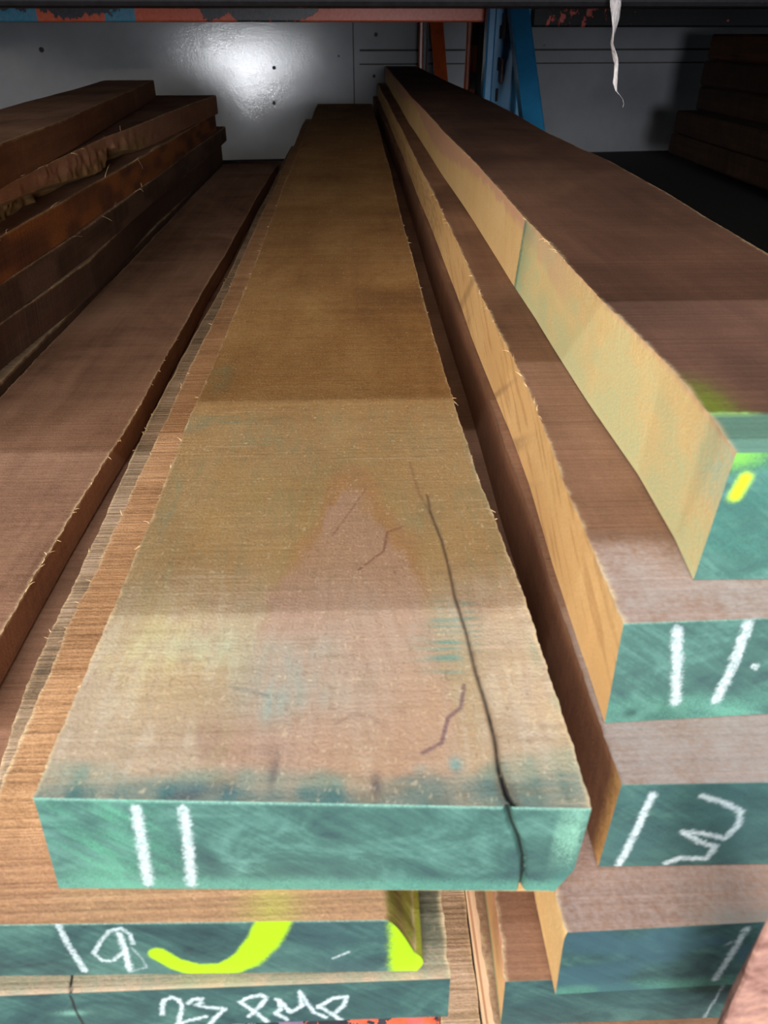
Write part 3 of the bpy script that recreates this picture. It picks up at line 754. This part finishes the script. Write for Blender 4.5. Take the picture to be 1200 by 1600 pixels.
R1 = plank('timber_plank', 'thick topmost plank of the right stack, pale yellow edge washed with green near its end', 'planks of the right stack',
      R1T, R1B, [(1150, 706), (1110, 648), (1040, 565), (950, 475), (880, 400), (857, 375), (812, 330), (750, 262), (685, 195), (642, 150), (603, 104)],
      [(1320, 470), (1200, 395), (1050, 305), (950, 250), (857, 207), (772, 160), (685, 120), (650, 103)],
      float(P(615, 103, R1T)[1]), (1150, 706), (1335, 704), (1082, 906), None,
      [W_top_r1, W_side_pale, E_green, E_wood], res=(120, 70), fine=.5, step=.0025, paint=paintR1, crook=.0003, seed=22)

# ------------------------------------------------------------------ left side: D, G and the F stack
DT, DB = -.343, -.371
D = plank('timber_plank', 'wide rosy-brown plank lying flat between the left stack and the middle stack', 'planks of the left stack',
      DT, DB, X(-.399, -.407),
      [(-60, 1095), (0, 995), (75, 870), (160, 725), (207, 650), (265, 545), (300, 485), (350, 400), (377, 350), (432, 257)],
      float(P(400, 256, DT)[1]), None, None, None, None, [W_top_d, W_side_dark, E_wood], res=(60, 12), fine=.8, step=.003, crook=.0007, seed=23, yfront=.33)
G = plank('timber_plank', 'thin plank strip showing beneath the tall left stack, beside the wide rosy plank', 'planks of the left stack',
      -.330, -.371, .22, X(-.400, -.408), float(P(350, 251, -.330)[1]), None, None, None, None,
      [W_top_e, W_side_umb, E_wood], res=(20, 8), fine=.8, step=.006, seed=24, yfront=.62)
def pix(z, *q): return list(q)
F5T, F4T, F3T, F2T, F1T = -.283, -.243, -.196, -.149, -.106
def pF(c, k=.5):
    def f(pt, x, y, z, tg):
        n = vnoise(y, z, 81, .06, .02); pt.put(c, (tg == 1)*k*smooth(.3, .8, n))
    return f
F5 = plank('timber_plank', 'dark brown plank lowest in the tall left stack', 'planks of the left stack',
      F5T, -.330, .24, [(-60, 552), (0, 505), (140, 405), (230, 318), (346, 226)], float(P(346, 226, F5T)[1]), None, None, None, None,
      [W_top_d, W_side_umb, E_wood], res=(20, 14), fine=.8, step=.005, paint=pF(S('#4a2e20')), seed=25, yfront=.62)
F4 = plank('timber_plank', 'grey-brown plank in the tall left stack poking out furthest toward the wall', 'planks of the left stack',
      F4T, F5T, .22, [(-60, 480), (0, 441), (140, 352), (230, 285), (352, 197)], float(P(352, 197, F4T)[1]), None, None, None, None,
      [W_top_d, W_side_umb, E_wood], res=(20, 14), fine=.8, step=.005, paint=pF(S('#6a5040')), seed=26, yfront=.62)
F3 = plank('timber_plank', 'orange-brown plank under the waney one in the left stack', 'planks of the left stack',
      F3T, F4T, .22, [(-60, 405), (0, 368), (120, 300), (230, 240), (336, 176)], float(P(336, 176, F3T)[1]), None, None, None, None,
      [W_top_d, W_side_red, E_wood], res=(20, 14), fine=.8, step=.005, paint=pF(S('#a0602a')), seed=27, yfront=.62)
ya, yb1, yc, yd = [float(P(u, v, F2T)[1]) for u, v in ((0, 300), (160, 225), (180, 215), (250, 195))]
def warpF2(x, y, z, s, w_, t):
    # scooped waney lower edge with a torn lobe
    n = vnoise(y, z, 91, .03, .02)+.5*vnoise(y, z, 92, .011, .008)
    cut = np.interp(y, [.4, ya, (ya+yb1)/2, yb1, yc-.02, yc+.02, yd-.1, yd, yd+.15], [.45, .30, .55, .92, .9, .35, .65, .9, 1.0])
    over = np.clip((w_-cut)/.25, 0, 1)*np.where(s > .5, 1, 0)
    x = x - .028*over*(s-.5)*2*(.6+.6*n)
    mid = np.exp(-((y-(ya+yb1)/2-.15)/.35)**2)*np.where(s > .5, (s-.5)*2, 0)
    x = x + .006*(n-.7)*mid*np.clip(w_*3, 0, 1)
    return x, y, z
def paintF2(pt, x, y, z, tg):
    n = vnoise(y, z, 93, .02, .01); side = (tg == 1)*1.
    zc = np.interp(y, [.4, ya, (ya+yb1)/2, yb1, yc, yd], [.3, .35, .5, .55, .5, .5])
    wv = (F2T-z)/(.047)
    bark = smooth(zc-.12, zc+.12, wv)*(1-smooth(yd, yd+.1, y))*smooth(.5, .9, y)
    pt.put(S('#8c7046'), side*bark*(.5+.5*n)); pt.put(S('#b08264'), side*(1-bark)*(1-smooth(1.4, 2.2, y))*.6)
F2 = plank('timber_plank', 'waney-edged plank with torn bark scoop, second from top of the left stack', 'planks of the left stack',
      F2T, F3T, .24, [(-60, 322), (0, 292), (80, 252), (165, 214), (250, 180), (337, 148)], float(P(337, 148, F2T)[1]), None, None, None, None,
      [W_top_d, W_side_dark, E_wood], res=(40, 40), fine=1.8, step=.005, warp=warpF2, paint=paintF2, seed=28, yfront=.62)
F1 = plank('timber_plank', 'brown plank on top of the left stack, shifted away from the others', 'planks of the left stack',
      F1T, -.148, [(-60, 181), (0, 170), (100, 143), (172, 123)], [(-60, 252), (0, 224), (120, 177), (220, 133), (243, 124)], float(P(222, 125, F1T)[1]),
      None, None, None, None, [W_top_d, W_side_dark, E_wood], res=(30, 14), fine=1.0, step=.005, seed=29, yfront=.62)

fibres(A, 0, 34, .0, .5, 1, .005); fibres(A, 1, 30, .02, .4, 2, .005)
fibres(C, 0, 34, .05, .35, 3, .006); fibres(Eb, 0, 14, .08, .4, 4, .007)
fibres(R2, 0, 40, .05, .4, 5, .007); fibres(R1, 0, 40, .05, .4, 6, .005); fibres(D, 1, 24, .05, .3, 7, .006)
fibres(F3, 1, 14, .05, .6, 8, .03); fibres(F4, 1, 12, .05, .5, 9, .03); fibres(F2, 1, 12, .1, .5, 10, .02)

# ------------------------------------------------------------------ rack steel
def attr_paint(o, fn):
    me = o.data; n = len(me.vertices); co = np.zeros(n*3); me.vertices.foreach_get('co', co); co = co.reshape(-1, 3)+np.array(o.matrix_world.translation if o.parent is None else o.parent.location)
    if o.parent is None: co = co - np.array(o.matrix_world.translation) + np.array(o.location)
    c, k = fn(co)
    ca = me.attributes.new('pigment', 'FLOAT_COLOR', 'POINT'); ca.data.foreach_set('color', np.concatenate([c, np.ones((n, 1))], 1).astype(np.float32).ravel())
    fa = me.attributes.new('cover', 'FLOAT', 'POINT'); fa.data.foreach_set('value', k.astype(np.float32))
M_beam = chipped('flaking_rack_paint', S('#3a3d45'), None, .4)
M_greybeam = simple('grey_beam_paint', S('#191a1f'), .35, .1, .2, 8, .5, .1)
M_shadebeam = simple('shaded_beam_paint', S('#202428'), .35, .1, .3, 20, .5, .2)
SALM = S('#cf5630'); BLU = S('#1f86a8')
def beam(name, x0, x1, y0, z0, hh, dd, label, fn, mats, cat='beam', group='rack beams', n=400):
    xs = np.linspace(x0, x1, n); prof = [(y0, z0+.004), (y0+.0015, z0+.001), (y0+.005, z0), (y0+dd-.004, z0), (y0+dd, z0+.004), (y0+dd, z0+hh), (y0, z0+hh)]
    a, b = prof[-1], prof[0]; m = 8
    prof += [(a[0]+(b[0]-a[0])*i/m, a[1]+(b[1]-a[1])*i/m) for i in range(1, m)]
    V = [(x, p[0], p[1]) for x in xs for p in prof]; k = len(prof)
    Fc = [(i*k+j, i*k+(j+1) % k, (i+1)*k+(j+1) % k, (i+1)*k+j) for i in range(n-1) for j in range(k)] + [tuple(range(k))[::-1], tuple((n-1)*k+j for j in range(k))]
    o = mesh_obj(name, [(v[0]-x0, v[1]-y0, v[2]-z0) for v in V], Fc, mats, None, False, None, (x0, y0, z0))
    if fn: attr_paint(o, fn)
    return tag(o, label, cat, group)
YB = 2.30
bx = lambda u, y=YB: float(Y(u, 30, y)[0])
def pbeam(co):
    x, z = co[:, 0], co[:, 2]-.0213; n = len(x)
    c = np.tile(np.array(SALM), (n, 1)); 
    for a, b in ((-20, 60), (165, 212)):
        m = (x > bx(a)) & (x < bx(b)); c[m] = BLU
    hgt = np.interp(x, [bx(u) for u in (-60, 0, 60, 90, 120, 200, 212, 310, 322, 360, 372, 460, 500, 600, 740, 756)],
                    [.03, .03, .03, .012, .012, .03, .034, .034, .004, .018, -.002, -.004, .03, .07, .07, .07])
    k = .5+(hgt-z)/.03
    return c, np.clip(k, 0, 1)
beam('rack_beam', bx(-240), bx(757), YB, .0213, .10, .05, 'flaking orange, blue and grey rack beam crossing above the middle planks', pbeam, [M_beam])
def pbeam2(co):
    x, z = co[:, 0], co[:, 2]; n = len(x); return np.tile(np.array(S('#b84c40')), (n, 1)), np.interp(x, [bx(845), bx(860), bx(930), bx(960)], [.1, .38, .38, .1])
M_beam2 = chipped('flaking_shaded_paint', S('#0c0f12'), None, .5, .2)  # shade on the right run put into the colour, near black
beam('rack_beam', bx(835), bx(1700), YB, .0106, .11, .05, 'shaded, nearly black rack beam right of the blue upright', pbeam2, [M_beam2])
def pbeam4(co):
    n = len(co); c = np.tile(np.array(S('#a0503c')), (n, 1)); c[vnoise(co[:, 0], co[:, 2], 8, .05, .05) > .7] = S('#2f7f86'); return c, np.full(n, .16)
M_greychip = chipped('flaking_grey_paint', S('#121317'), None, .6, .15)
beam('rack_beam', -.75, 1.0, .80, .0185, .09, .05, 'blurred dark grey beam along the very top of the picture', pbeam4, [M_greychip])
def pbeam3(co):
    x = co[:, 0]; n = len(x); c = np.tile(np.array(S('#e0603c')), (n, 1)); q = vnoise(x, co[:, 1], 5, .02, .02) > .72; c[q] = S('#3f6fa0')
    return c, np.full(n, .52)
beam('rack_beam', -.9, .9, .135, -.53, .07, .30, 'chipped orange beam end showing under the lowest middle plank', pbeam3, [M_beam])
M_blue = simple('blue_rack_paint', S('#246c98'), .38, 0, .12, 20, .35, .08)
M_orange = simple('orange_rack_paint', S('#a84a20'), .3, 0, .2, 30, .55, .1)
M_dark = simple('dark_steel', S('#2f3436'), .45, .2, .3, 30)
M_slot = simple('slot_shadow_steel', S('#0d1013'), .8)
M_rust = simple('rusty_clip', S('#6b4a42'), .5, .3, .3, 60)

def upright(label, origin):
    e = bpy.data.objects.new('rack_upright', None); col.objects.link(e); e.location = origin
    return tag(e, label, 'rack upright', 'upright frames of the racking')
# blue frame
yB = 2.21
pL = Y(757.5, 100, yB); pR = Y(775, 100, yB)
bu = upright('bright blue rack upright with slanting brace right of the stacked planks', (float(pL[0]), yB, -.534))
x0 = float(pL[0]); fw = .021
mb = MB(); mb.box(x0, x0+fw, yB-.01, yB+.012, -.534, .118, bev=.004); mb.build('front_flange', [M_blue], bu)
mb = MB(); mb.box(x0+.006, x0+.085, yB+.05, yB+.056, -.534, .118); mb.build('web_plate', [M_blue], bu)
mb = MB(); mb.box(x0+.002, x0+.006, yB+.012, yB+.055, -.534, .118); mb.build('side_plate', [M_blue], bu)
mb = MB(); mb.box(x0+.083, x0+.105, yB-.01, yB+.06, -.534, .118, bev=.003); mb.build('rear_flange', [M_blue], bu)
for i in range(6):
    zc = .075-.07*i
    mb = MB(); mb.box(x0+.040, x0+.047, yB+.047, yB+.0505, zc-.020, zc+.010, bev=.001); mb.build('slot', [M_slot], bu)
for (u, v0, v1) in ((790, 20, 60), (785, 92, 130)):
    a, b = Y(u, v0, yB+.02), Y(u-1, v1, yB+.02)
    mb = MB(); mb.box(float(a[0])-.003, float(a[0])+.004, yB+.01, yB+.045, float(b[2]), float(a[2]), bev=.002); mb.build('safety_clip', [M_rust], bu)
t0, t1 = Vector(Y(812, 12, 2.15)), Vector(Y(834, 192, 1.83))
dv = (t1-t0).normalized(); a = t0-dv*.12; b = t1+dv*.75
side = Vector((1, 0, 0)); nrm = dv.cross(side).normalized()
mb = MB()
vs = []
hw = .0228
for p in (a, b):
    for (sx, dn) in ((-hw, 0), (-hw+.003, .002), (hw-.003, .002), (hw, 0), (hw, -.03), (-hw, -.03)):
        vs.append(tuple(p+side*sx-nrm*(-dn if nrm.y < 0 else dn)))
fs = [(i, (i+1) % 6, 6+(i+1) % 6, 6+i) for i in range(6)]+[tuple(range(6)), tuple(range(6, 12))]
mb.add(vs, fs); mb.build('diagonal_brace', [M_blue], bu)
# orange frames
yO = 2.6; pO = Y(727, 100, yO); xo = float(pO[0])
ou = upright('orange and grey rack upright just left of the blue one', (xo, yO, -.534))
mb = MB(); mb.box(xo, xo+.017, yO, yO+.015, -.534, .118, bev=.005); mb.build('front_flange', [M_orange], ou)
mb = MB(); mb.box(xo+.015, xo+.036, yO+.02, yO+.026, -.534, .118); mb.build('web_plate', [M_orange], ou)
for zc, hh in ((-.005, .028), (-.125, .022)):
    mb = MB(); mb.box(xo+.017, xo+.036, yO+.015, yO+.0195, zc-hh, zc+hh); mb.build('bare_patch', [M_dark], ou)
mb = MB(); mb.box(xo+.036, xo+.056, yO-.01, yO+.05, -.534, .118, bev=.004); mb.build('rear_flange', [M_dark], ou)
yO2 = 4.10; pO = Y(654, 80, yO2); xo = float(pO[0])
ou2 = upright('dark orange rack upright furthest back, close to the grey wall', (xo, yO2, -.534))
mb = MB(); mb.box(xo, xo+.022, yO2, yO2+.015, -.534, .118, bev=.006); mb.build('front_flange', [M_orange], ou2)
mb = MB(); mb.box(xo+.022, xo+.038, yO2+.02, yO2+.026, -.534, .118); mb.build('web_plate', [M_dark], ou2)
mb = MB(); mb.box(xo+.038, xo+.044, yO2-.005, yO2+.02, -.534, .118, bev=.002); mb.build('clip_rail', [M_rust], ou2)
a, b = Vector(Y(682, 33, yO2-.02)), Vector(Y(689, 118, yO2-.1)); hw = .030
dv = (b-a).normalized(); a -= dv*.05; b += dv*.5
mb = MB(); mb.add([tuple(p+Vector((sx, sy, 0))) for p in (a, b) for sx, sy in ((-hw, 0), (hw, 0), (hw, .02), (-hw, .02))],
                  [(0, 1, 5, 4), (1, 2, 6, 5), (2, 3, 7, 6), (3, 0, 4, 7), (0, 3, 2, 1), (4, 5, 6, 7)])
mb.build('diagonal_brace', [M_orange], ou2)

# ------------------------------------------------------------------ far right pile
YQ = 3.85
M_pile_o = wood('sawn_side_orange', S('#3c2414'), S('#5e3a20'), S('#70482a'), .2)
def qplank(u0, v0, v1, label, mat, wd=.45):
    a, b = Y(u0, v0, YQ), Y(u0, v1, YQ); x0 = float(a[0])
    mb = MB(); mb.box(x0, x0+wd, 1.9, YQ, float(b[2])+.002, float(a[2]), bev=.008)
    return tag(mb.build('timber_plank', [mat], loc=(x0, 1.9, float(b[2]))), label, 'plank', 'planks of the far right stack')
qplank(1112, 53, 94, 'orange-brown plank topmost of the dark far right stack', M_pile_o)
qplank(1100, 94, 134, 'dark plank second from top of the far right stack', W_side_umb)
qplank(1093, 134, 172, 'dark plank third from top of the far right stack', W_side_umb)
qplank(1057, 172, 208, 'almost black plank jutting left, fourth from top of the far right stack', W_side_umb, .55)
qplank(1048, 208, 240, 'almost black plank lowest of the far right stack', W_side_umb, .55)

# ------------------------------------------------------------------ hanging plastic strip
def film():
    m = NT('clear_film'); v = m.coords(); n = m.noise(v, 300, 4, .7, (1, 1, .3))
    m.b.inputs['Base Color'].default_value = (.85, .82, .84, 1); m.b.inputs['Roughness'].default_value = .25
    m.b.inputs['Transmission Weight'].default_value = .35; m.link(m.rng(n, .3, .6, .35, 1.0), m.b.inputs['Alpha'])
    m.link(m.bump(n, 1.0, .003), m.b.inputs['Normal']); return m.mat
yS = .79
pts = [(962, -20, 9, .2), (962, 8, 9, .4), (962, 30, 8, .9), (959, 50, 6, 1.8), (956, 68, 5.5, 2.6), (961, 88, 5.5, 3.4), (963, 100, 3.2, 4.2), (962, 118, 3, 5), (961, 130, 4, 5.7), (963, 142, 2.6, 6.5), (968, 148, 1.0, 7), (973, 155, .8, 7.4), (974.5, 162, .7, 7.8), (973, 168, .5, 8)]
mb = MB(); ring = []
K = 8
tt = np.linspace(0, len(pts)-1, 90); arr = np.array(pts, float)
for t in tt:
    u, v, hw, ang = [np.interp(t, range(len(pts)), arr[:, j]) for j in range(4)]
    c = Vector(Y(u, v, yS)); r = hw*.00062
    for k in range(K):
        th = 2*math.pi*k/K; px, py = math.cos(th)*r, math.sin(th)*r*.28*(1+.5*math.sin(3*th+t))
        ring.append(c+Vector((px*math.cos(ang*.6)-py*math.sin(ang*.6), px*math.sin(ang*.6)+py*math.cos(ang*.6), 0)))
fs = [(i*K+k, i*K+(k+1) % K, (i+1)*K+(k+1) % K, (i+1)*K+k) for i in range(len(tt)-1) for k in range(K)]
mb.add(ring, fs)
s0 = Y(962, 0, yS)
tag(mb.build('plastic_strip', [film()], smooth=True, loc=tuple(float(q) for q in s0)), 'twisted strip of clear plastic film hanging down from the overhead beam', 'plastic strip')

# ------------------------------------------------------------------ rough timber end at the bottom right
def paintX(pt, x, y, z, tg):
    pt.put(S('#c99a78'), np.ones_like(x)*.0)
M_rosy = wood('rosy_split_wood', S('#62433c'), S('#85645b'), S('#a07c68'), .2, 0, .8, .3, 1.2)
zx = -.30
mb = MB(); prof = [(1143, 1640), (1141, 1600), (1142, 1585), (1150, 1560), (1165, 1530), (1176, 1500), (1188, 1470), (1197, 1450), (1212, 1420), (1290, 1400), (1290, 1640)]
yX = .128
fr = [Vector(Y(u, v, yX)) for u, v in prof]; n = len(fr)
cen = sum(fr, Vector())/n
ringA = [cen+(p-cen)*.93+Vector((0, -.0, 0)) for p in fr]; ringB = [p+Vector((0, .001, -.004)) for p in fr]; ringC = [p+Vector((.004, .006, -.05)) for p in fr]
mb.add([tuple(p) for p in ringA+ringB+ringC], [tuple(range(n))]+[(k*n+i, k*n+(i+1) % n, (k+1)*n+(i+1) % n, (k+1)*n+i) for k in (0, 1) for i in range(n)]+[tuple(range(2*n, 3*n))[::-1]])
tag(mb.build('timber_offcut', [M_rosy], smooth=False, loc=tuple(fr[1])), 'rosy rough timber offcut poking into the bottom right corner', 'offcut')
